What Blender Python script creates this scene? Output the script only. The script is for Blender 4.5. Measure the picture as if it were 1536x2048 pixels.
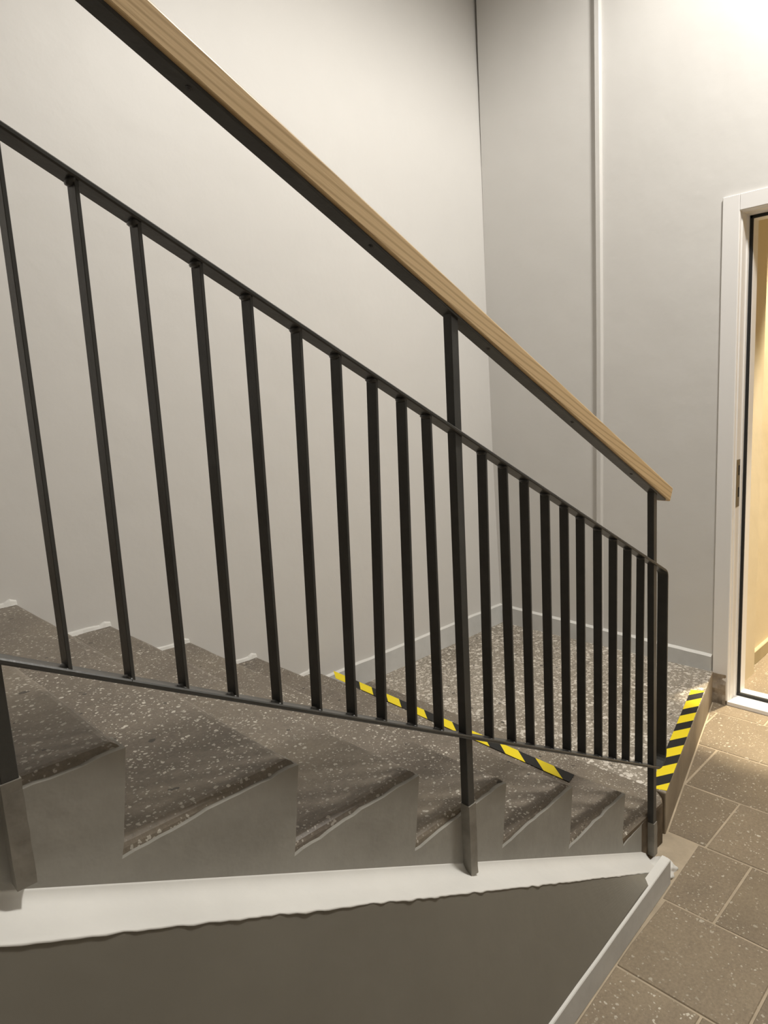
import bpy, bmesh, math, random
from mathutils import Vector, Matrix, noise

# ---------------------------------------------------------------- set-up
for o in list(bpy.data.objects):
    bpy.data.objects.remove(o, do_unlink=True)
scene = bpy.context.scene
COL = scene.collection
U = 0.87            # metres per survey unit
ZF = 1.702          # eye height above the tiled floor, in survey units

def W(p):
    return Vector((p[0] * U, p[1] * U, (p[2] + ZF) * U))

# camera ---------------------------------------------------------------
yaw, pitch, roll = math.radians(46.35), math.radians(-9.37), math.radians(-3.39)
fwd = Vector((math.cos(pitch) * math.cos(yaw), math.cos(pitch) * math.sin(yaw), math.sin(pitch)))
right = Vector((math.sin(yaw), -math.cos(yaw), 0))
up = right.cross(fwd)
r2 = math.cos(roll) * right + math.sin(roll) * up
u2 = -math.sin(roll) * right + math.cos(roll) * up
cam_data = bpy.data.cameras.new('camera')
cam_data.sensor_fit = 'VERTICAL'
cam_data.sensor_height = 36.0
cam_data.lens = 1350.0 / 2048.0 * 36.0
cam_data.clip_start = 0.02
cam = bpy.data.objects.new('camera', cam_data)
COL.objects.link(cam)
m = Matrix((r2, u2, -fwd)).transposed().to_4x4()
m.translation = W((0, 0, 0))
cam.matrix_world = m
scene.camera = cam

# world, exposure ------------------------------------------------------
world = bpy.data.worlds.new('world')
scene.world = world
world.use_nodes = True
world.node_tree.nodes['Background'].inputs[0].default_value = (0.02, 0.02, 0.022, 1)
world.node_tree.nodes['Background'].inputs[1].default_value = 1.0
vs = scene.view_settings
vs.view_transform = 'Standard'
vs.look = 'None'
vs.gamma = 1.0
vs.use_curve_mapping = False
vs.exposure = 0.0

LAMP_POS = (2.50, 0.22, 2.72)      # shaded lamp under the stairwell ceiling
LAMP_POWER = 320.0
LAMP_COL = (1.0, 0.965, 0.90)
SPOT_POS = (4.97, 0.85, 2.18)      # downlight in the lit room behind the door
SPOT_POWER = 1000.0
SPOT_COL = (1.0, 0.86, 0.62)

def add_light(name, kind, pos, power, col, radius, aim=None, angle=None, blend=0.0):
    l = bpy.data.lights.new(name, kind)
    l.energy = power
    l.color = col
    l.shadow_soft_size = radius
    if angle:
        l.spot_size = angle
        l.spot_blend = blend
    o = bpy.data.objects.new(name, l)
    o.location = W(pos)
    COL.objects.link(o)
    return o

# ---------------------------------------------------------------- materials
def nt_of(name):
    mat = bpy.data.materials.new(name)
    mat.use_nodes = True
    nt = mat.node_tree
    return mat, nt, nt.nodes['Principled BSDF']

def N(nt, kind, **kw):
    n = nt.nodes.new(kind)
    for k, v in kw.items():
        if hasattr(n, k):
            setattr(n, k, v)
        else:
            n.inputs[k].default_value = v
    return n

def coords(nt, kind='Object', scale=(1, 1, 1), rot=(0, 0, 0)):
    tc = nt.nodes.new('ShaderNodeTexCoord')
    mp = nt.nodes.new('ShaderNodeMapping')
    mp.inputs['Scale'].default_value = scale
    mp.inputs['Rotation'].default_value = rot
    nt.links.new(tc.outputs[kind], mp.inputs['Vector'])
    return mp.outputs['Vector']

def noise_tex(nt, vec, scale, detail=4, rough=0.55, dist=0.0):
    n = nt.nodes.new('ShaderNodeTexNoise')
    n.inputs['Scale'].default_value = scale
    n.inputs['Detail'].default_value = detail
    n.inputs['Roughness'].default_value = rough
    n.inputs['Distortion'].default_value = dist
    nt.links.new(vec, n.inputs['Vector'])
    return n.outputs['Fac']

def ramp(nt, fac, stops):
    r = nt.nodes.new('ShaderNodeValToRGB')
    while len(r.color_ramp.elements) < len(stops):
        r.color_ramp.elements.new(0.5)
    for e, (p, c) in zip(r.color_ramp.elements, stops):
        e.position = p
        e.color = (c[0], c[1], c[2], 1) if len(c) == 3 else c
    nt.links.new(fac, r.inputs['Fac'])
    return r.outputs['Color']

def mix(nt, fac, a, b, mode='MIX'):
    n = nt.nodes.new('ShaderNodeMix')
    n.data_type = 'RGBA'
    n.blend_type = mode
    for sock, v in ((n.inputs[0], fac), (n.inputs[6], a), (n.inputs[7], b)):
        if isinstance(v, (int, float)):
            sock.default_value = v
        elif isinstance(v, tuple):
            sock.default_value = (v[0], v[1], v[2], 1)
        else:
            nt.links.new(v, sock)
    return n.outputs[2]

def math_n(nt, op, a, b=None):
    n = nt.nodes.new('ShaderNodeMath')
    n.operation = op
    for i, v in enumerate((a, b)):
        if v is None:
            continue
        if isinstance(v, (int, float)):
            n.inputs[i].default_value = v
        else:
            nt.links.new(v, n.inputs[i])
    return n.outputs[0]

def bump(nt, bsdf, height, strength, dist=0.01):
    b = nt.nodes.new('ShaderNodeBump')
    b.inputs['Strength'].default_value = strength
    b.inputs['Distance'].default_value = dist
    nt.links.new(height, b.inputs['Height'])
    nt.links.new(b.outputs['Normal'], bsdf.inputs['Normal'])

def paint(name, col, var=0.06, rough=0.55, bump_s=0.15, scale=3.0, fine=60.0, spec=0.35):
    mat, nt, bs = nt_of(name)
    v = coords(nt)
    a = noise_tex(nt, v, scale, 5, 0.6)
    dark = tuple(c * (1 - var) for c in col)
    lite = tuple(min(1, c * (1 + var)) for c in col)
    nt.links.new(ramp(nt, a, [(0.3, dark), (0.7, lite)]), bs.inputs['Base Color'])
    bs.inputs['Roughness'].default_value = rough
    bs.inputs['Specular IOR Level'].default_value = spec
    h1 = noise_tex(nt, v, 5.0, 3, 0.5)
    h2 = noise_tex(nt, v, fine, 2, 0.5)
    h = math_n(nt, 'ADD', h1, math_n(nt, 'MULTIPLY', h2, 0.06))
    bump(nt, bs, h, bump_s, 0.02)
    return mat

def plain(name, col, rough=0.5, metal=0.0, spec=0.5, emis=None, strength=0.0):
    mat, nt, bs = nt_of(name)
    bs.inputs['Base Color'].default_value = (*col, 1)
    bs.inputs['Roughness'].default_value = rough
    bs.inputs['Metallic'].default_value = metal
    bs.inputs['Specular IOR Level'].default_value = spec
    if emis:
        bs.inputs['Emission Color'].default_value = (*emis, 1)
        bs.inputs['Emission Strength'].default_value = strength
    return mat

def chips(nt, vec, scale, size, keep, seed=0.0):
    """mask of stone chips (1 inside) and a random value per chip"""
    off = nt.nodes.new('ShaderNodeVectorMath')
    off.operation = 'ADD'
    off.inputs[1].default_value = (seed, seed * 1.7, seed * 0.6)
    nt.links.new(vec, off.inputs[0])
    # ragged outlines
    nz = nt.nodes.new('ShaderNodeTexNoise')
    nz.inputs['Scale'].default_value = scale * 1.3
    nz.inputs['Detail'].default_value = 2
    nt.links.new(off.outputs[0], nz.inputs['Vector'])
    mad = nt.nodes.new('ShaderNodeVectorMath')
    mad.operation = 'MULTIPLY_ADD'
    mad.inputs[1].default_value = (0.9 / scale,) * 3
    nt.links.new(nz.outputs['Color'], mad.inputs[0])
    nt.links.new(off.outputs[0], mad.inputs[2])
    vo = nt.nodes.new('ShaderNodeTexVoronoi')
    vo.inputs['Scale'].default_value = scale
    nt.links.new(mad.outputs[0], vo.inputs['Vector'])
    sep = nt.nodes.new('ShaderNodeSeparateColor')
    nt.links.new(vo.outputs['Color'], sep.inputs[0])
    rnd, rnd2 = sep.outputs[0], sep.outputs[1]
    thr = math_n(nt, 'MULTIPLY', math_n(nt, 'ADD', math_n(nt, 'MULTIPLY', rnd2, 0.75), 0.25), size)
    inside = math_n(nt, 'LESS_THAN', vo.outputs['Distance'], thr)
    kept = math_n(nt, 'LESS_THAN', rnd, keep)
    return math_n(nt, 'MULTIPLY', inside, kept), rnd2

def terrazzo(name, base, chip_cols, layers, var_cols, rough=0.45, dirt=0.5, per_object=0.0, dark_chips=0.0):
    mat, nt, bs = nt_of(name)
    tc = nt.nodes.new('ShaderNodeTexCoord')
    vec = tc.outputs['Object']
    if per_object:
        oi = nt.nodes.new('ShaderNodeObjectInfo')
        cv = nt.nodes.new('ShaderNodeCombineXYZ')
        s = math_n(nt, 'MULTIPLY', oi.outputs['Random'], 37.0)
        nt.links.new(s, cv.inputs[0]); nt.links.new(s, cv.inputs[1])
        ad = nt.nodes.new('ShaderNodeVectorMath'); ad.operation = 'ADD'
        nt.links.new(vec, ad.inputs[0]); nt.links.new(cv.outputs[0], ad.inputs[1])
        vec = ad.outputs[0]
    n1 = noise_tex(nt, vec, 2.6, 5, 0.6)
    col = ramp(nt, n1, [(0.32, var_cols[0]), (0.5, base), (0.68, var_cols[1])])
    n3 = noise_tex(nt, vec, 120.0, 3, 0.7)
    col = mix(nt, 0.35, col, ramp(nt, n3, [(0.3, tuple(c * 0.55 for c in base)), (0.7, tuple(min(1, c * 1.5) for c in base))]))
    if per_object:
        tint = math_n(nt, 'ADD', math_n(nt, 'MULTIPLY', oi.outputs['Random'], per_object), 1 - per_object / 2)
        cc = nt.nodes.new('ShaderNodeCombineColor')
        for i in range(3):
            nt.links.new(tint, cc.inputs[i])
        col = mix(nt, 1.0, col, cc.outputs[0], 'MULTIPLY')
    # chips are partly worn / covered: density follows a slow noise
    dens = ramp(nt, noise_tex(nt, vec, 4.0, 3, 0.6), [(0.36, (1 - dirt,) * 3), (0.6, (1, 1, 1))])
    for i, (sc, size, keep) in enumerate(layers):
        mk, rv = chips(nt, vec, sc, size, keep, seed=3.1 * i + 0.7)
        mk = math_n(nt, 'MULTIPLY', mk, dens)
        cc = ramp(nt, rv, [(0.0, chip_cols[0]), (0.5, chip_cols[1]), (1.0, chip_cols[2])])
        col = mix(nt, mk, col, cc)
    if dark_chips:
        mk, rv = chips(nt, vec, 45.0, 0.36, dark_chips, seed=21.0)
        col = mix(nt, math_n(nt, 'MULTIPLY', mk, 0.8), col, (0.05, 0.042, 0.035))
    # grime with a shape of its own
    g = noise_tex(nt, vec, 7.0, 6, 0.7, 0.6)
    col = mix(nt, math_n(nt, 'MULTIPLY', ramp(nt, g, [(0.5, (0, 0, 0)), (0.72, (1, 1, 1))]), 0.35), col,
              tuple(c * 0.55 for c in base))
    nt.links.new(col, bs.inputs['Base Color'])
    bs.inputs['Roughness'].default_value = rough
    bs.inputs['Specular IOR Level'].default_value = 0.35
    bump(nt, bs, n3, 0.12, 0.004)
    return mat

M = {}
M['wall'] = paint('light_grey_wall_paint', (0.73, 0.715, 0.69), 0.025, 0.5, 0.22, 1.5)
M['ceiling'] = paint('white_ceiling_paint', (0.82, 0.81, 0.80), 0.02, 0.7, 0.1)
M['base_grey'] = paint('grey_baseboard_paint', (0.64, 0.64, 0.625), 0.10, 0.5, 0.35, 6.0)
M['grey'] = paint('grey_stringer_paint', (0.34, 0.325, 0.29), 0.14, 0.5, 0.5, 4.5)
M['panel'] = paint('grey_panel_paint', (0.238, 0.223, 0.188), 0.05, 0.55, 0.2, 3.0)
M['white'] = paint('white_plaster_and_lit_tops', (0.80, 0.79, 0.755), 0.04, 0.5, 0.3, 6.0)  # white plaster; also colours baseboard tops to imitate caught light
M['tan'] = paint('tan_riser_paint', (0.33, 0.275, 0.205), 0.16, 0.55, 0.3, 7.0)
M['mortar'] = paint('grey_brown_mortar', (0.50, 0.415, 0.305), 0.18, 0.85, 0.5, 9.0)
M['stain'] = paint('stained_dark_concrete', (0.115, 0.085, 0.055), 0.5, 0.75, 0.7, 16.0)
CH = [(0.34, 0.30, 0.24), (0.52, 0.48, 0.41), (0.72, 0.68, 0.60)]
M['stair'] = terrazzo('brown_terrazzo_tread', (0.205, 0.174, 0.138), CH,
                      [(95.0, 0.37, 0.62), (165.0, 0.36, 0.55), (62.0, 0.26, 0.22)],
                      [(0.155, 0.128, 0.104), (0.275, 0.232, 0.176)], 0.42, 0.6, dark_chips=0.05)
M['tile'] = terrazzo('brown_terrazzo_tile', (0.285, 0.228, 0.160), [(0.40, 0.28, 0.20), (0.50, 0.44, 0.34), (0.70, 0.65, 0.55)],
                     [(58.0, 0.30, 0.30), (125.0, 0.36, 0.45), (36.0, 0.22, 0.12)],
                     [(0.235, 0.19, 0.138), (0.335, 0.27, 0.185)], 0.5, 0.7, per_object=0.22)
M['landing'] = terrazzo('pale_chip_terrazzo', (0.34, 0.30, 0.245), [(0.34, 0.28, 0.21), (0.66, 0.60, 0.52), (0.84, 0.79, 0.71)],
                        [(48.0, 0.55, 0.70), (85.0, 0.52, 0.68), (150.0, 0.48, 0.5)],
                        [(0.23, 0.195, 0.15), (0.36, 0.31, 0.25)], 0.45, 0.2, dark_chips=0.13)
M['steel'] = paint('charcoal_steel_paint', (0.056, 0.056, 0.053), 0.12, 0.33, 0.25, 20.0, 120.0, 0.5)
M['screw'] = plain('dark_screw_steel', (0.07, 0.07, 0.07), 0.35, 0.8)
M['frame'] = plain('white_door_frame', (0.90, 0.885, 0.87), 0.32)
M['gasket'] = plain('black_rubber', (0.012, 0.012, 0.012), 0.6)
M['plate'] = plain('brushed_strike_plate', (0.33, 0.30, 0.24), 0.4, 0.7)
M['hole'] = plain('dark_slot', (0.01, 0.009, 0.008), 0.9)
M['cream_base'] = paint('olive_cream_baseboard_paint', (0.50, 0.43, 0.27), 0.1, 0.6, 0.3, 8.0)
M['cream'] = paint('cream_room_paint', (0.78, 0.69, 0.51), 0.03, 0.6, 0.15)
M['yellow'] = plain('yellow_tape', (0.97, 0.77, 0.012), 0.5)
M['black'] = plain('black_tape', (0.010, 0.010, 0.009), 0.6)
M['globe'] = plain('lamp_globe_glass', (0.9, 0.88, 0.84), 0.3, emis=(1.0, 0.9, 0.78), strength=6.0)
M['lampmetal'] = plain('white_lamp_metal', (0.7, 0.7, 0.7), 0.4)
M['dirty'] = paint('dirty_bare_plaster', (0.40, 0.345, 0.28), 0.4, 0.75, 0.7, 18.0)
M['peel'] = paint('grey_painted_steel', (0.27, 0.25, 0.215), 0.25, 0.5, 0.6, 14.0)

def wood_mat():
    mat, nt, bs = nt_of('light_ash_wood')
    v = coords(nt, 'Object', (1.0, 9.0, 9.0))
    n = noise_tex(nt, v, 2.2, 3, 0.5, 0.3)
    w = nt.nodes.new('ShaderNodeTexWave')
    w.wave_type = 'BANDS'; w.bands_direction = 'Z'
    v2 = coords(nt, 'Object', (1.15, 6.0, 13.0), rot=(0, math.radians(32), 0))
    w.inputs['Scale'].default_value = 2.2
    w.inputs['Distortion'].default_value = 6.5
    w.inputs['Detail'].default_value = 2.0
    w.inputs['Detail Scale'].default_value = 0.55
    nt.links.new(v2, w.inputs['Vector'])
    col = ramp(nt, w.outputs['Fac'], [(0.0, (0.40, 0.25, 0.11)), (0.22, (0.64, 0.45, 0.235)), (0.6, (0.78, 0.575, 0.32)), (1.0, (0.74, 0.53, 0.285))])
    v3 = coords(nt, 'Object', (4.0, 160.0, 160.0))
    f = noise_tex(nt, v3, 3.0, 3, 0.6)
    col = mix(nt, 0.25, col, ramp(nt, f, [(0.3, (0.52, 0.35, 0.17)), (0.7, (0.76, 0.55, 0.31))]))
    col = mix(nt, 0.3, col, ramp(nt, n, [(0.3, (0.56, 0.38, 0.19)), (0.7, (0.74, 0.54, 0.30))]))
    nt.links.new(col, bs.inputs['Base Color'])
    bs.inputs['Roughness'].default_value = 0.36
    bump(nt, bs, f, 0.06, 0.003)
    return mat
M['wood'] = wood_mat()

# ---------------------------------------------------------------- mesh helpers (survey units)
def link(name, me, mats, parent=None, smooth=False):
    if not isinstance(mats, (list, tuple)):
        mats = [mats]
    for mm in mats:
        me.materials.append(M[mm])
    if smooth:
        for p in me.polygons:
            p.use_smooth = True
    o = bpy.data.objects.new(name, me)
    COL.objects.link(o)
    if parent:
        o.parent = parent
    return o

def tag(o, label=None, cat=None, group=None, kind=None):
    for k, v in (('label', label), ('category', cat), ('group', group), ('kind', kind)):
        if v:
            o[k] = v
    return o

def empty(name, p):
    o = bpy.data.objects.new(name, None)
    o.location = W(p)
    o.empty_display_size = 0.1
    COL.objects.link(o)
    return o

def finish(bm, name, mats, parent, bevel=0, seg=2, smooth=False, origin=None, mat_fn=None):
    """bm is in survey units, world frame"""
    bmesh.ops.remove_doubles(bm, verts=bm.verts, dist=1e-6)
    bmesh.ops.recalc_face_normals(bm, faces=bm.faces)
    if bevel:
        es = [e for e in bm.edges if len(e.link_faces) == 2 and e.calc_face_angle(0) > 0.4]
        bmesh.ops.bevel(bm, geom=es, offset=bevel, segments=seg, profile=0.5, affect='EDGES', clamp_overlap=True)
    org = Vector((0, 0, 0))
    if parent is not None:
        org = parent_world(parent)
    elif origin:
        org = W(origin)
    if mat_fn:
        for f in bm.faces:
            f.material_index = mat_fn(f)
    for v in bm.verts:
        v.co = W(v.co) - org
    me = bpy.data.meshes.new(name)
    bm.to_mesh(me)
    bm.free()
    o = link(name, me, mats, parent, smooth)
    if parent is None and origin:
        o.location = org
    return o

def parent_world(p):
    v = Vector(p.location)
    while p.parent:
        p = p.parent
        v += Vector(p.location)
    return v

def add_box(bm, x0, x1, y0, y1, z0, z1):
    vs = [bm.verts.new((x, y, z)) for z in (z0, z1) for x, y in ((x0, y0), (x1, y0), (x1, y1), (x0, y1))]
    for f in ((3, 2, 1, 0), (4, 5, 6, 7), (0, 1, 5, 4), (1, 2, 6, 5), (2, 3, 7, 6), (3, 0, 4, 7)):
        bm.faces.new([vs[i] for i in f])
    return vs

def box(name, mats, x0, x1, y0, y1, z0, z1, parent=None, bevel=0, seg=1, **kw):
    bm = bmesh.new()
    add_box(bm, x0, x1, y0, y1, z0, z1)
    return finish(bm, name, mats, parent, bevel, seg, **kw)

def add_prism(bm, pts, axis, a0, a1):
    """pts: 2-D outline; axis 'y': (x,z) outline extruded along y; 'z': (x,y); 'x': (y,z)"""
    def P(p, a):
        return {'y': (p[0], a, p[1]), 'z': (p[0], p[1], a), 'x': (a, p[0], p[1])}[axis]
    A = [bm.verts.new(P(p, a0)) for p in pts]
    B = [bm.verts.new(P(p, a1)) for p in pts]
    n = len(pts)
    bm.faces.new(A[::-1]); bm.faces.new(B)
    for i in range(n):
        bm.faces.new((A[i], A[(i + 1) % n], B[(i + 1) % n], B[i]))

def prism(name, mats, pts, axis, a0, a1, parent=None, bevel=0, seg=1, **kw):
    bm = bmesh.new()
    add_prism(bm, pts, axis, a0, a1)
    return finish(bm, name, mats, parent, bevel, seg, **kw)

# ---------------------------------------------------------------- key dimensions (survey units)
YW, XR = 2.66, 3.60                  # stair wall and door wall
X0, Y0, ZC = -5.0, -4.2, 2.95        # far ends of the hall, ceiling
ZL, ZFL = -1.530, -1.702             # landing and tiled floor
NOSE_X = [0.367 - 0.3255 * 4 + 0.3255 * i for i in range(4)] + [0.367, 0.684, 1.010, 1.337, 1.668, 2.005]
NOSE_Z = [-0.494 + 0.172 * 4 - 0.172 * i for i in range(4)] + [-0.494, -0.660, -0.832, -1.000, -1.172, -1.355]
YS = 1.0                              # outer face of the stringer
YR = 0.985                            # plane of the railing

random.seed(4)

# ---------------------------------------------------------------- room shell
WALL_PROF = [(ZFL - .1, 2.660), (-1.53, 2.668), (-1.40, 2.680), (-0.36, 2.706), (0.59, 2.720), (1.34, 2.723), (1.85, 2.732), (2.06, 2.739), (2.33, 2.742), (ZC, 2.745)]
def wall_y(z):
    for (z0, y0), (z1, y1) in zip(WALL_PROF, WALL_PROF[1:]):
        if z <= z1:
            return y0 + (y1 - y0) * (z - z0) / (z1 - z0)
    return WALL_PROF[-1][1]
o = prism('wall_left', 'wall', [(y, z) for z, y in WALL_PROF] + [(2.90, ZC), (2.90, ZFL - .1)], 'x', X0 - .15, XR + .14)
o['kind'] = 'structure'
DY1, DY0, DZT = 1.215, 0.20, 0.786    # door opening in the right wall
bm = bmesh.new()
add_box(bm, XR, XR + .14, DY1, YW + .06, ZFL - .1, ZC)
add_box(bm, XR, XR + .14, DY0, DY1, DZT, ZC)
add_box(bm, XR, XR + .14, Y0, DY0, ZFL - .1, ZC)
finish(bm, 'wall_right', 'wall', None)['kind'] = 'structure'
box('wall_back', 'wall', X0 - .15, X0, Y0 - .15, YW + .08, ZFL - .1, ZC)['kind'] = 'structure'
box('wall_front', 'wall', X0, XR, Y0 - .15, Y0, ZFL - .1, ZC)['kind'] = 'structure'
box('ceiling', 'ceiling', X0, XR, Y0, YW + .08, ZC, ZC + .12)['kind'] = 'structure'

# tiled floor: mortar bed with single tiles let into it
floor = box('floor', 'mortar', X0, XR + .14, Y0, YW, ZFL - .1, ZFL - .0022)
floor['kind'] = 'structure'
def base_y(x):                        # outer foot line of the stair-side baseboard
    return 0.845 + (x - 1.403) * 0.049
def edge_y(x):                        # front edge of the landing
    return 0.990 + (x - 2.290) * 0.2295
def clip(poly, a, b, c):              # keep a*x+b*y<=c
    out = []
    for i in range(len(poly)):
        p, q = poly[i], poly[(i + 1) % len(poly)]
        dp, dq = a * p[0] + b * p[1] - c, a * q[0] + b * q[1] - c
        if dp <= 0:
            out.append(p)
        if dp * dq < 0:
            t = dp / (dp - dq)
            out.append((p[0] + t * (q[0] - p[0]), p[1] + t * (q[1] - p[1])))
    return out
ROWS = [1.305, 1.660, 2.012, 2.366, 2.727, 3.097, 3.475]
JY = {1.305: 0.605, 1.660: 0.502, 2.012: 0.704, 2.366: 0.862, 2.727: 1.085, 3.097: 1.222, 3.475: 1.000}
rows = [(x, (ROWS[i + 1] if i + 1 < len(ROWS) else XR), JY[x]) for i, x in enumerate(ROWS)]
x = ROWS[0]
while x > -1.6:
    rows.insert(0, (x - .358, x, random.uniform(.4, .75)))
    x -= .358
G = 0.0035
TS = 0.358
for xa, xb, j in rows:
    y = j
    while y < 1.35:
        y += TS
    while y > -1.5:
        ya, yb = y - TS, y
        poly = [(xa + G, ya + G), (xb - G, ya + G), (xb - G, yb - G), (xa + G, yb - G)]
        if xa >= 2.3:
            s = 0.2295
            poly = clip(poly, -s, 1.0, 0.990 - s * 2.290 - 0.006)
        else:
            s = 0.049
            poly = clip(poly, -s, 1.0, 0.845 - s * 1.403 - 0.006)
        if len(poly) >= 3:
            ar = abs(sum(poly[i][0] * poly[(i + 1) % len(poly)][1] - poly[(i + 1) % len(poly)][0] * poly[i][1] for i in range(len(poly)))) / 2
            if ar > 0.0006:
                dz = random.uniform(-.0012, .0012)
                bm = bmesh.new()
                add_prism(bm, poly, 'z', ZFL - .03, ZFL + dz)
                finish(bm, 'tile', 'tile', floor, bevel=.0022, seg=1)
        y -= TS

# ---------------------------------------------------------------- landing
LX = 2.345
pts = [(LX, edge_y(LX)), (XR, edge_y(XR)), (XR, YW), (LX, YW)]
bm = bmesh.new()
add_prism(bm, pts, 'z', ZFL - .02, ZL)
landing = finish(bm, 'floor_landing', ['landing', 'tan'], None, bevel=.006, seg=2,
                 mat_fn=lambda f: 0 if f.normal.z > .5 else 1)
landing['kind'] = 'structure'

# ---------------------------------------------------------------- staircase
stairs = empty('staircase', (1.0, 1.8, ZFL))
tag(stairs, 'worn brown terrazzo staircase with grey painted side descending to the landing', 'stairs')
PX = [NOSE_X[0] - .33] + NOSE_X
for i, (xn, zn) in enumerate(zip(NOSE_X, NOSE_Z)):
    xa = PX[i] - .03
    depth = .20 if i else .5
    bm = bmesh.new()
    yw = wall_y(zn) - .001
    add_box(bm, xa, xn, YS + .004, yw, zn - depth, zn)
    bmesh.ops.recalc_face_normals(bm, faces=bm.faces)
    es = [e for e in bm.edges if all(abs(v.co.z - zn) < 1e-6 for v in e.verts) and
          (all(abs(v.co.x - xn) < 1e-6 for v in e.verts) or all(abs(v.co.y - YS - .004) < 1e-6 for v in e.verts))]
    bmesh.ops.bevel(bm, geom=es, offset=.020, segments=4, profile=0.5, affect='EDGES')
    for v in bm.verts:
        if v.co.x > xn - .03 and v.co.z < zn - .05:
            v.co.x -= .026 * (zn - v.co.z) / .172
    # worn, uneven nosing: subdivide along the width
    long_e = [e for e in bm.edges if abs(e.verts[0].co.y - e.verts[1].co.y) > .5]
    bmesh.ops.subdivide_edges(bm, edges=long_e, cuts=14, use_grid_fill=True)
    for v in bm.verts:
        if v.co.x > xn - .06 and v.co.z > zn - .06:
            w = noise.noise(Vector((v.co.y * 4.0, i * 3.7, 0)))
            v.co.z += -.003 + .004 * w
            v.co.x += .004 * w
    finish(bm, 'step', 'stair', stairs, smooth=False)
# bottom slab, level with the landing
bm = bmesh.new()
add_prism(bm, [(1.97, YS + .002), (2.290, YS - .010), (2.318, YS + .004), (LX - .002, YS + .030), (LX - .002, YW), (1.97, YW)], 'z', ZFL, ZL)
bmesh.ops.recalc_face_normals(bm, faces=bm.faces)
es = [e for e in bm.edges if all(abs(v.co.z - ZL) < 1e-6 for v in e.verts) and sum(v.co.y for v in e.verts) / 2 < 1.2]
bmesh.ops.bevel(bm, geom=es, offset=.018, segments=3, profile=.5, affect='EDGES')
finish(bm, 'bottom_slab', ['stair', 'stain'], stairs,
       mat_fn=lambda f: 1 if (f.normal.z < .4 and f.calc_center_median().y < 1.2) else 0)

# grey painted saw-tooth stringer with a ragged paint edge
def za(x):
    return -0.5603 - 0.5215 * x
outline = []
xl = NOSE_X[0] - .33
outline.append((xl, NOSE_Z[0] - .014))
for i, (xn, zn) in enumerate(zip(NOSE_X, NOSE_Z)):
    xs = (PX[i] if i else xl)
    n = 16
    for k in range(1, n + 1):
        t = k / n
        xx = xs + (xn - xs) * t + .0015 - .027 * (1 - t)
        w = noise.noise(Vector((xx * 22, i * 5.1, 2))) * .005 + noise.noise(Vector((xx * 70, i * 5.1, 7))) * .0025
        sag = -.010 * (1 - t) ** 3
        outline.append((xx, zn - .013 + w + sag))
    znext = NOSE_Z[i + 1] if i + 1 < len(NOSE_Z) else ZL
    for k in range(1, 6):
        t = k / 6
        outline.append((xn + .0015 - .025 * t + .0015 * noise.noise(Vector((i * 3.3, t * 6, 1))), zn - .013 + (znext - zn - .012) * t))
    if i + 1 < len(NOSE_Z):
        outline.append((xn - .0255, znext - .022))
xs = NOSE_X[-1]
for k in range(0, 11):
    t = k / 10
    xx = xs - .012 + (2.205 - xs) * t
    outline.append((xx, ZL - .030 + .016 * t ** .5 + noise.noise(Vector((xx * 25, 9, 2))) * .004))
outline.append((2.215, ZFL + .012))
outline.append((2.15, za(2.15)))
outline.append((xl, za(xl) - .02))
prism('stringer', 'grey', outline, 'y', YS - .004, YS + .05, stairs)

# sloping white ledge (coved) below the stringer and the grey wall beneath it
YP = 0.917
def ledge_section(x):
    z = za(x)
    e = .0022 * noise.noise(Vector((x * 38, 0, 0))) + .0018 * noise.noise(Vector((x * 7, 4, 0)))
    cove = [(YS - .003 - .052 * (1 - math.cos(t)), z + .020 - .035 * math.sin(t)) for t in [math.radians(a) for a in (0, 15, 30, 45, 60, 75, 90)]]
    return cove + [(YP + .010 + e, z - .0165), (YP + .001 + e, z - .0185 + e), (YP - .002 + e, z - .0215 + 1.5 * e), (YP + .02, z - .035), (YS, z - .035)]
bm = bmesh.new()
prev = None
xs = [-1.5 + 3.66 * k / 420 for k in range(421)]
for x in xs:
    ring = [bm.verts.new((x, y, max(z, ZFL - .01))) for y, z in ledge_section(x)]
    if prev:
        for k in range(len(ring)):
            bm.faces.new((prev[k], prev[(k + 1) % len(ring)], ring[(k + 1) % len(ring)], ring[k]))
    else:
        first = ring
    prev = ring
bm.faces.new(first[::-1]); bm.faces.new(prev)
ledge = finish(bm, 'plaster_ledge', 'white', stairs, smooth=True)
ledge['label'] = 'sloping white plaster ledge'

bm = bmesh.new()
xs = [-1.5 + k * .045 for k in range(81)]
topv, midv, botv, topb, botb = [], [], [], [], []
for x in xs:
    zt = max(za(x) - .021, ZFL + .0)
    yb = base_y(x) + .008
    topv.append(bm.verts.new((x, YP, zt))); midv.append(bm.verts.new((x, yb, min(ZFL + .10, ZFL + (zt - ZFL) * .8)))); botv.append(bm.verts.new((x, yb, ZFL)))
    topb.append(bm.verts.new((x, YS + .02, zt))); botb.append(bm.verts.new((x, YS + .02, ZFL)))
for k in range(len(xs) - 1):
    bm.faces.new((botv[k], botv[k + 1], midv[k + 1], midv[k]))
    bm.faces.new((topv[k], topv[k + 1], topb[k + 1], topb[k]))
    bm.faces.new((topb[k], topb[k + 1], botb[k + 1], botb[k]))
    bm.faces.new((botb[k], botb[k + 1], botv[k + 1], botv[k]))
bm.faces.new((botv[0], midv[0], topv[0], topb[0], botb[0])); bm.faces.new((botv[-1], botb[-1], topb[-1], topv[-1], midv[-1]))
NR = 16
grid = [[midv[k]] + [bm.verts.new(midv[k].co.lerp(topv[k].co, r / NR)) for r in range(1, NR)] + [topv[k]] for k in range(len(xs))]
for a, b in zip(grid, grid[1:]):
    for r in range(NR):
        bm.faces.new((a[r], b[r], b[r + 1], a[r + 1]))
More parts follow.
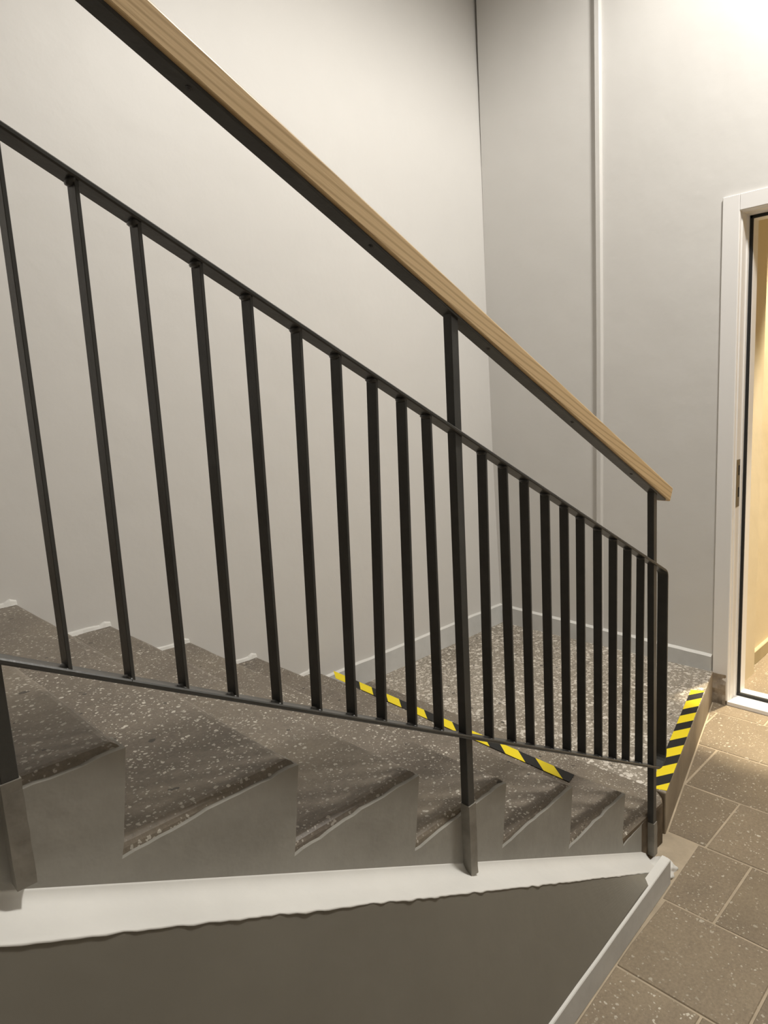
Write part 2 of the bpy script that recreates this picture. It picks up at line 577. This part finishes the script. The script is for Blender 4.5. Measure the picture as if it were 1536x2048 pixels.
finish(bm, 'side_wall', 'panel', stairs)

# baseboard at its foot, upward faces coloured white as if catching the light
bm = bmesh.new()
prev = None
for k in range(61):
    x = -1.5 + k * (3.60 / 60)
    yo = base_y(x) - .001
    hgt = min(.088, max(.02, (za(x) - ZFL) + .055))
    sec = [(yo, ZFL), (yo + .001, ZFL + hgt - .002), (yo + .003, ZFL + hgt + .001), (yo + .010, ZFL + hgt + .004), (yo + .03, ZFL + hgt + .005), (yo + .03, ZFL)]
    ring = [bm.verts.new((x, y, z + .0015 * noise.noise(Vector((x * 8, y, 3))))) for y, z in sec]
    if prev:
        for q in range(len(ring)):
            bm.faces.new((prev[q], prev[(q + 1) % len(ring)], ring[(q + 1) % len(ring)], ring[q]))
    else:
        first = ring
    prev = ring
bm.faces.new(first[::-1]); bm.faces.new(prev)
finish(bm, 'side_baseboard', ['base_grey', 'white'], stairs, mat_fn=lambda f: 1 if f.normal.z > .45 else 0)

# ragged lump of plaster where the ledge runs out at the floor
bm = bmesh.new()
bmesh.ops.create_icosphere(bm, subdivisions=4, radius=1.0)
for v in bm.verts:
    d = 1 + .30 * noise.noise(v.co * 1.8) + .10 * noise.noise(v.co * 4)
    v.co = Vector((2.150 + v.co.x * .058 * d, .932 + v.co.y * .046 * d, ZFL + .000 + v.co.z * .026 * d))
finish(bm, 'plaster_lump', 'white', stairs, smooth=True)['label'] = 'rough lump of white plaster'

# plaster fillets in the corners of tread and wall
for i in range(3, len(NOSE_X)):
    xa, xb, zn = PX[i] + .005, NOSE_X[i] - .01, NOSE_Z[i]
    bm = bmesh.new()
    prev = None
    for k in range(15):
        x = xa + (xb - xa) * k / 14
        hh = .016 + .008 * noise.noise(Vector((x * 14, i, 5))) + (.010 if k == 13 else 0)
        yw = wall_y(zn) + .0
        dd = .012 + .006 * noise.noise(Vector((x * 17, i, 8)))
        ring = [bm.verts.new(p) for p in ((x, yw - dd, zn - .002), (x, yw - dd * .6, zn + hh * .6), (x, yw + .004, zn + hh), (x, yw + .004, zn - .002))]
        if prev:
            for q in range(4):
                bm.faces.new((prev[q], prev[(q + 1) % 4], ring[(q + 1) % 4], ring[q]))
        else:
            first = ring
        prev = ring
    bm.faces.new(first[::-1]); bm.faces.new(prev)
    finish(bm, 'plaster_fillet', 'white', stairs)

# ---------------------------------------------------------------- baseboards on the landing
def baseboard(name, pts_fn, n):
    bm = bmesh.new()
    prev = None
    for k in range(n + 1):
        ring = [bm.verts.new(p) for p in pts_fn(k / n)]
        if prev:
            for q in range(len(ring)):
                bm.faces.new((prev[q], prev[(q + 1) % len(ring)], ring[(q + 1) % len(ring)], ring[q]))
        else:
            first = ring
        prev = ring
    bm.faces.new(first[::-1]); bm.faces.new(prev)
    o = finish(bm, name, ['base_grey', 'white'], None, mat_fn=lambda f: 1 if f.normal.z > .5 else 0)  # top faces coloured white, painting in the light caught along the edge
    o['kind'] = 'structure'
def left_sec(t):
    x = 2.03 + (XR - 2.03) * t
    h = .118 + .003 * noise.noise(Vector((x * 9, 0, 1)))
    return [(x, YW - .006, ZL - .002), (x, YW + .004, ZL + h), (x, YW + .024, ZL + h + .010), (x, YW + .024, ZL - .002)]
baseboard('baseboard_left', left_sec, 40)
def right_sec(t):
    y = 1.298 + (YW - .018 - 1.298) * t
    h = .080 + .032 * t + .003 * noise.noise(Vector((y * 9, 5, 1)))
    return [(XR - .022, y, ZL - .002), (XR - .018, y, ZL + h), (XR + .003, y, ZL + h + .012), (XR + .003, y, ZL - .002)]
baseboard('baseboard_right', right_sec, 40)

# ---------------------------------------------------------------- railing
railing = empty('stair_railing', (1.17, YR, -1.165))
tag(railing, 'charcoal steel stair railing with flat balusters and a pale wooden handrail', 'railing')
def top_under(x):
    return 0.5185 - 0.5145 * x
def bot_top(x):
    return -0.1915 - 0.5240 * x
T = .0085
# one flat bar bent round the right end
XE = 2.2615
path = [(-.62, top_under(-.62) + T * .6)]
def fillet(p0, p1, p2, r, n=7):
    a = (Vector(p0) - Vector(p1)).normalized(); b = (Vector(p2) - Vector(p1)).normalized()
    ang = a.angle(b)
    d = r / math.tan(ang / 2)
    c = Vector(p1) + (a + b).normalized() * (r / math.sin(ang / 2))
    s, e = Vector(p1) + a * d - c, Vector(p1) + b * d - c
    tot = s.angle(e)
    sgn = 1 if (s.x * e.y - s.y * e.x) > 0 else -1
    out = []
    for k in range(n + 1):
        q = sgn * tot * k / n
        out.append((c.x + s.x * math.cos(q) - s.y * math.sin(q), c.y + s.x * math.sin(q) + s.y * math.cos(q)))
    return out
p0, p1 = path[0], (XE, top_under(XE) + T * .6)
p2, p3 = (XE, bot_top(XE) - T * .6), (-.62, bot_top(-.62) - T * .6)
path += fillet(p0, p1, p2, .030) + fillet(p1, p2, p3, .040) + [p3]
bm = bmesh.new()
HW = .0185
prev = None
for k, p in enumerate(path):
    a = Vector(path[max(k - 1, 0)]); b = Vector(path[min(k + 1, len(path) - 1)])
    t = (b - a).normalized(); nrm = Vector((-t.y, t.x))
    ring = []
    c = .0022
    for dy, dn in ((-HW, -T / 2 + c), (-HW, T / 2 - c), (-HW + c, T / 2), (HW - c, T / 2), (HW, T / 2 - c), (HW, -T / 2 + c), (HW - c, -T / 2), (-HW + c, -T / 2)):
        q = Vector(p) + nrm * dn
        ring.append(bm.verts.new((q.x, YR + dy, q.y)))
    if prev:
        for q in range(8):
            bm.faces.new((prev[q], prev[(q + 1) % 8], ring[(q + 1) % 8], ring[q]))
    else:
        first = ring
    prev = ring
bm.faces.new(first[::-1]); bm.faces.new(prev)
finish(bm, 'bent_flat_rail', 'steel', railing)

BARS = [(0.3000, 0.2981), (0.3918, 0.3845), (0.4746, 0.4690), (0.5681, 0.5565), (0.6546, 0.6440), (0.7517, 0.7316),
        (0.8389, 0.8174), (0.9282, 0.8978), (1.0075, 0.9877), (1.0812, 1.0740), (1.2686, 1.2587), (1.3489, 1.3530),
        (1.4377, 1.4376), (1.5316, 1.5318), (1.6253, 1.6222), (1.7116, 1.7056), (1.8096, 1.8043), (1.9043, 1.8965),
        (1.9989, 1.9863), (2.0915, 2.0815)]
BARS = [(.105 - .092 * k, .105 - .092 * k) for k in range(7)][::-1] + BARS
def bar_box(bm, xt, xb, zt_fn, zb_fn, hx, hy):
    A = [bm.verts.new((xb + sx * hx, YR + sy * hy, zb_fn(xb + sx * hx))) for sx, sy in ((-1, -1), (1, -1), (1, 1), (-1, 1))]
    B = [bm.verts.new((xt + sx * hx, YR + sy * hy, zt_fn(xt + sx * hx))) for sx, sy in ((-1, -1), (1, -1), (1, 1), (-1, 1))]
    bm.faces.new(A[::-1]); bm.faces.new(B)
    for k in range(4):
        bm.faces.new((A[k], A[(k + 1) % 4], B[(k + 1) % 4], B[k]))
for xt, xb in BARS:
    bm = bmesh.new()
    bar_box(bm, xt, xb, lambda x: top_under(x) + .0015, lambda x: bot_top(x) - .0015, .0030, .0135)
    bal = finish(bm, 'baluster', 'steel', railing, bevel=.0008)
    # weld beads at head and foot
    for xx, zz, s in ((xt, top_under(xt), 1), (xb, bot_top(xb), -1)):
        bm = bmesh.new()
        bmesh.ops.create_icosphere(bm, subdivisions=2, radius=1.0)
        for v in bm.verts:
            d = 1 + .3 * noise.noise(v.co * 2 + Vector((xt * 50, 0, 0)))
            v.co = Vector((xx - .004 + v.co.x * .007 * d, YR - .002 + v.co.y * .0145 * d, zz + v.co.z * .0065 * d))
        w = finish(bm, 'weld_bead', 'steel', None, smooth=True)
        w.parent = bal
        w.data.transform(Matrix.Translation(-parent_world(railing)))

HA, HB, HWD, HV, HM = 0.7947, 0.526, 0.046, 0.0552, 0.0350
def hr_under(x):
    return HA - HB * x
SW = .0115
def post(xt, xb, zbase, zpaint):
    bm = bmesh.new()
    xm = xb + (xt - xb) * (zpaint - zbase) / (hr_under(xt) - zbase)
    bar_box(bm, xt, xm, lambda x: hr_under(x) - .003, lambda x: zpaint, SW, SW)
    p = finish(bm, 'post', 'steel', railing, bevel=.0012)
    bm = bmesh.new()
    # paint-lapped foot, slightly lumpy
    n = 10
    prev = None
    for k in range(n + 1):
        z = zbase + (zpaint - zbase) * k / n
        x = xb + (xm - xb) * k / n
        ring = []
        for sx, sy in ((-1, -1), (1, -1), (1, 1), (-1, 1)):
            e = .0012 + .0018 * abs(noise.noise(Vector((z * 30, sx * 3, sy * 5 + xb * 9))))
            ring.append(bm.verts.new((x + sx * (SW + e), YR - .001 + sy * (SW + e), z)))
        if prev:
            for q in range(4):
                bm.faces.new((prev[q], prev[(q + 1) % 4], ring[(q + 1) % 4], ring[q]))
        else:
            first = ring
        prev = ring
    bm.faces.new(first[::-1]); bm.faces.new(prev)
    f = finish(bm, 'post_foot', 'peel', None)
    f.parent = p
    f['label'] = 'grey painted post foot'
    f.data.transform(Matrix.Translation(-parent_world(railing)))
    return p
post(1.1746, 1.1644, -1.175, -0.985)
post(2.1725, 2.1890, -1.690, -1.560)
post(0.2030, 0.2030, -0.635, -0.477)

# wooden handrail, modelled along its own axis and tilted
ang = math.atan(HB)
XA, XB = -.62, 2.262
L = (XB - XA) / math.cos(ang)
def tilted(bm, name, mat, parent, bevel=0, seg=2, smooth=False):
    """bm: x along the rail from its lower end (negative), y across, z up from the underside"""
    bmesh.ops.recalc_face_normals(bm, faces=bm.faces)
    if bevel:
        es = [e for e in bm.edges if len(e.link_faces) == 2 and e.calc_face_angle(0) > .4]
        bmesh.ops.bevel(bm, geom=es, offset=bevel, segments=seg, profile=.5, affect='EDGES')
    for v in bm.verts:
        v.co *= U
    me = bpy.data.meshes.new(name)
    bm.to_mesh(me); bm.free()
    o = link(name, me, mat, None, smooth)
    o.parent = parent
    return o
bm = bmesh.new()
add_box(bm, -L, 0, -HWD / 2, HWD / 2, 0, HV * math.cos(ang))
hand = tilted(bm, 'handrail', 'wood', railing, .0042, 3)
hand['label'] = 'pale ash wood handrail'
hand.location = W((XB, YR, hr_under(XB))) - parent_world(railing)
hand.rotation_euler = (0, ang, 0)
bm = bmesh.new()
add_box(bm, -L, -.026, -HM / 2, HM / 2, -.0058, .0012)
strip = tilted(bm, 'support_strip', 'steel', hand, .0008, 1)
strip['label'] = 'dark steel strip under the handrail'
for sx in (0.225, 0.585, 0.945, 1.304, 1.671, 2.02):
    bm = bmesh.new()
    s = -(XB - sx) / math.cos(ang)
    for rr, z0, z1 in ((.0060, -.0072, -.0050), (.0024, -.0080, -.0071)):
        r = bmesh.ops.create_cone(bm, cap_ends=True, segments=14, radius1=rr * .8, radius2=rr, depth=z1 - z0)
        bmesh.ops.translate(bm, verts=r['verts'], vec=(s, -.003, (z0 + z1) / 2))
    tilted(bm, 'screw', 'screw', hand)

# ---------------------------------------------------------------- warning tapes
def make_tape(name, label, A, B, w_dir, width, breaks, skew, first_yellow, cut_a, cut_b, z, off=None):
    """A->B: edge line in plan; stripes change at distances 'breaks' along it; 'skew' shifts the far edge"""
    A, B, wd = Vector(A), Vector(B), Vector(w_dir).normalized()
    d = (B - A); Lt = d.length; d.normalize()
    P = lambda s, far: (A + d * s + (wd * width if far else Vector((0, 0))))
    cuts = [(0.0, cut_a)] + [(b, b + skew) for b in breaks] + [(Lt, Lt + cut_b)]
    bm = bmesh.new()
    h = .0012
    mats = []
    for k in range(len(cuts) - 1):
        (a0, a1), (b0, b1) = cuts[k], cuts[k + 1]
        q = [P(a0, False), P(b0, False), P(b1, True), P(a1, True)]
        lo = [bm.verts.new((p.x, p.y, z + .0001)) for p in q]
        hi = [bm.verts.new((p.x, p.y, z + h)) for p in q]
        fs = [bm.faces.new(lo[::-1]), bm.faces.new(hi)] + [bm.faces.new((lo[i], lo[(i + 1) % 4], hi[(i + 1) % 4], hi[i])) for i in range(4)]
        mi = 0 if (k % 2 == 0) == first_yellow else 1
        for f in fs:
            f.material_index = mi
    bmesh.ops.recalc_face_normals(bm, faces=bm.faces)
    org = W((A.x, A.y, z))
    for v in bm.verts:
        v.co = W(v.co) - org
    me = bpy.data.meshes.new(name)
    bm.to_mesh(me); bm.free()
    o = link(name, me, ['yellow', 'black'])
    o.location = org
    tag(o, label, 'warning tape', 'black and yellow warning tapes')
    return o
# along the nosing of the lowest tread: lower (uphill) edge runs from the wall side to the railing side
za5 = NOSE_Z[-1]
y_br = [2.420, 2.319, 2.224, 2.121, 2.030, 1.945, 1.867, 1.780, 1.698, 1.612, 1.524, 1.446, 1.353, 1.273, 1.191]
A1, B1 = (1.998, 2.515), (1.9295, 1.165)
Lt = math.hypot(A1[0] - B1[0], A1[1] - B1[1])
br = [(A1[1] - y) * Lt / (A1[1] - B1[1]) for y in y_br]
make_tape('warning_tape', 'black and yellow warning tape stuck along the lowest tread behind the balusters',
          A1, B1, (1, -.05), .050, br, -.072, True, -.085, -.012, za5 - .0005)
# along the landing edge
x_br = [3.303, 3.230, 3.136, 3.063, 2.978, 2.902, 2.813, 2.735, 2.653, 2.577, 2.496, 2.420]
A2, B2 = (3.317, 1.2300), (2.362, 1.0060)
Lt = math.hypot(A2[0] - B2[0], A2[1] - B2[1])
br = [(A2[0] - x) * Lt / (A2[0] - B2[0]) for x in x_br]
make_tape('warning_tape', 'black and yellow warning tape stuck along the landing edge near the doorway',
          A2, B2, (-.23, 1), .060, br, .068, True, .012, .010, ZL)

# ---------------------------------------------------------------- cable trunking on the door wall
bm = bmesh.new()
kn = [(ZC, 1.9170), (1.97, 1.9175), (.9, 1.9165), (.21, 1.9165), (-.73, 1.9235), (ZL + .100, 1.9250)]
prev = None
for z, y in kn:
    ring = [bm.verts.new(p) for p in ((XR + .002, y, z), (XR - .026, y + .001, z), (XR - .026, y + .0285, z), (XR + .002, y + .0295, z))]
    if prev:
        for q in range(4):
            bm.faces.new((prev[q], prev[(q + 1) % 4], ring[(q + 1) % 4], ring[q]))
    else:
        first = ring
    prev = ring
bm.faces.new(first[::-1]); bm.faces.new(prev)
tr = finish(bm, 'cable_trunking', 'wall', None, bevel=.0018, seg=1, origin=(XR, 1.92, ZL + .100))
tag(tr, 'slim cable trunking painted wall grey running up the door wall', 'trunking')

# ---------------------------------------------------------------- door
door = empty('door_1', (XR, .7, ZFL))
door['kind'] = 'structure'
cz = DZT + .073
box('casing', 'frame', XR - .012, XR + .01, DY1, DY1 + .076, ZFL + .022, cz, door, .002)
box('casing', 'frame', XR - .012, XR + .01, DY0 - .076, DY0, ZFL + .022, cz, door, .002)
box('head_casing', 'frame', XR - .0115, XR + .01, DY0, DY1 - .0012, DZT, cz, door, .002)
# rebated jambs
def jamb(sgn, yo, name='jamb'):
    # yo: opening line; sgn -1: material on the +y side
    yo += .002 * sgn
    prof = [(XR - .008, yo + .004 * -sgn), (XR - .008, yo), (XR + .012, yo), (XR + .016, yo + .005 * sgn), (XR + .070, yo + .005 * sgn),
            (XR + .074, yo + .011 * sgn), (XR + .100, yo + .011 * sgn), (XR + .106, yo + .026 * sgn), (XR + .165, yo + .028 * sgn), (XR + .165, yo + .004 * -sgn)]
    return prism(name, 'frame', prof, 'z', ZFL - .004, DZT + .02, door, .0012)
jamb(-1, DY1); jamb(1, DY0)
prof = [(XR - .008, DZT + .004), (XR - .008, DZT - .002), (XR + .012, DZT - .002), (XR + .016, DZT - .007), (XR + .070, DZT - .007), (XR + .074, DZT - .013), (XR + .100, DZT - .013), (XR + .106, DZT - .028), (XR + .165, DZT - .030), (XR + .165, DZT + .004)]
prism('head_jamb', 'frame', prof, 'y', DY0 - .02, DY1 + .02, door, .0012)
box('gasket', 'gasket', XR + .094, XR + .1045, DY1 - .0275, DY1 - .0125, ZFL + .02, DZT - .0125, door, .002)
box('gasket', 'gasket', XR + .094, XR + .1045, DY0 + .0125, DY0 + .0275, ZFL + .02, DZT - .0125, door, .002)
box('gasket', 'gasket', XR + .094, XR + .1045, DY0 + .0125, DY1 - .0125, DZT - .0275, DZT - .0125, door, .002)
prof = [(XR - .010, ZFL), (XR - .008, ZFL + .020), (XR + .090, ZFL + .024), (XR + .106, ZFL + .026), (XR + .108, ZFL + .040), (XR + .165, ZFL + .040), (XR + .165, ZFL)]
prism('threshold', 'frame', prof, 'y', DY0 - .0, DY1 - .0, door, .001)
box('gasket', 'gasket', XR + .090, XR + .1065, DY0 + .0125, DY1 - .0125, ZFL + .022, ZFL + .039, door, .002)
sp = box('strike_plate', 'plate', XR + .018, XR + .067, DY1 - .0085, DY1 - .004, -.640, -.398, door, .0008)
for a, b in ((-.478, -.428), (-.590, -.540)):
    h = box('bolt_slot', 'hole', XR + .042, XR + .060, DY1 - .0089, DY1 - .006, a, b, None)
    h.data.transform(Matrix.Translation(-parent_world(door))); h.parent = sp
# dirty unpainted plaster below the casing foot
bm = bmesh.new()
add_box(bm, XR - .016, XR + .01, 1.222, 1.300, ZFL, ZL - .005)
bmesh.ops.subdivide_edges(bm, edges=bm.edges, cuts=5, use_grid_fill=True)
for v in bm.verts:
    if v.co.x < XR:
        v.co.x += .012 * noise.noise(v.co * 24)
finish(bm, 'casing_foot', 'dirty', door)['label'] = 'stained bare plaster at the foot of the casing'

# ---------------------------------------------------------------- lit room behind the door
XI = XR + .165
bm = bmesh.new()
add_box(bm, XR + .14, 4.10, DY1 + .028, 1.45, ZFL - .1, ZC)
add_box(bm, 4.10, 6.6, 1.30, 1.45, ZFL - .1, ZC)
finish(bm, 'wall_room_left', 'cream', None)['kind'] = 'structure'
box('wall_room_far', 'cream', 6.6, 6.75, -1.2, 1.45, ZFL - .1, ZC)['kind'] = 'structure'
box('wall_room_right', 'cream', XR + .14, 6.6, -1.35, -1.2, ZFL - .1, ZC)['kind'] = 'structure'
box('ceiling_room', 'ceiling', XR + .14, 6.6, -1.2, 1.45, ZC, ZC + .12)['kind'] = 'structure'
box('floor_room', 'tile', XR + .14, 6.6, -1.2, 1.30, ZFL - .1, ZFL + .002)['kind'] = 'structure'
box('baseboard_room', 'cream_base', 4.13, 6.6, 1.278, 1.302, ZFL, ZFL + .085, None, .004)['kind'] = 'structure'
bm = bmesh.new()
add_box(bm, XR + .14, XR + .165, DY0 - .6, DY0 + .002, ZFL, ZC)
finish(bm, 'wall_room_near', 'cream', None)['kind'] = 'structure'

# ---------------------------------------------------------------- lamps
lamp = empty('ceiling_lamp', (LAMP_POS[0], LAMP_POS[1], ZC))
tag(lamp, 'round white ceiling lamp with an open drum shade above the stair foot', 'lamp')
bm = bmesh.new()
n = 40
prof = [(.002, ZC), (.20, ZC), (.21, ZC - .02), (.21, LAMP_POS[2] + .05), (.20, LAMP_POS[2] + .045), (.195, LAMP_POS[2] + .07), (.19, ZC - .03), (.002, ZC - .03)]
rings = [[bm.verts.new((LAMP_POS[0] + r * math.cos(2 * math.pi * k / n), LAMP_POS[1] + r * math.sin(2 * math.pi * k / n), z)) for k in range(n)] for r, z in prof]
for a, b in zip(rings, rings[1:]):
    for k in range(n):
        bm.faces.new((a[k], a[(k + 1) % n], b[(k + 1) % n], b[k]))
finish(bm, 'shade', 'lampmetal', lamp)
bm = bmesh.new()
r = bmesh.ops.create_cone(bm, cap_ends=True, segments=40, radius1=.185, radius2=.185, depth=.012)
bmesh.ops.translate(bm, verts=r['verts'], vec=(LAMP_POS[0], LAMP_POS[1], LAMP_POS[2] + .075))
finish(bm, 'diffuser', 'globe', lamp)
add_light('ceiling_lamp_light', 'SPOT', LAMP_POS, LAMP_POWER, LAMP_COL, .19, angle=math.radians(172), blend=.42)

spot = empty('spotlight', (SPOT_POS[0], SPOT_POS[1], ZC))
tag(spot, 'white spotlight on the ceiling of the room beyond the doorway', 'lamp')
bm = bmesh.new()
r = bmesh.ops.create_cone(bm, cap_ends=False, segments=28, radius1=.06, radius2=.05, depth=.22)
bmesh.ops.translate(bm, verts=r['verts'], vec=(SPOT_POS[0], SPOT_POS[1], SPOT_POS[2] + .13))
r = bmesh.ops.create_cone(bm, cap_ends=True, segments=16, radius1=.012, radius2=.012, depth=ZC - SPOT_POS[2] - .2)
bmesh.ops.translate(bm, verts=r['verts'], vec=(SPOT_POS[0], SPOT_POS[1], (ZC + SPOT_POS[2] + .2) / 2))
finish(bm, 'housing', 'lampmetal', spot)
add_light('spotlight_light', 'SPOT', SPOT_POS, SPOT_POWER, SPOT_COL, .07, angle=math.radians(54.5), blend=.14)
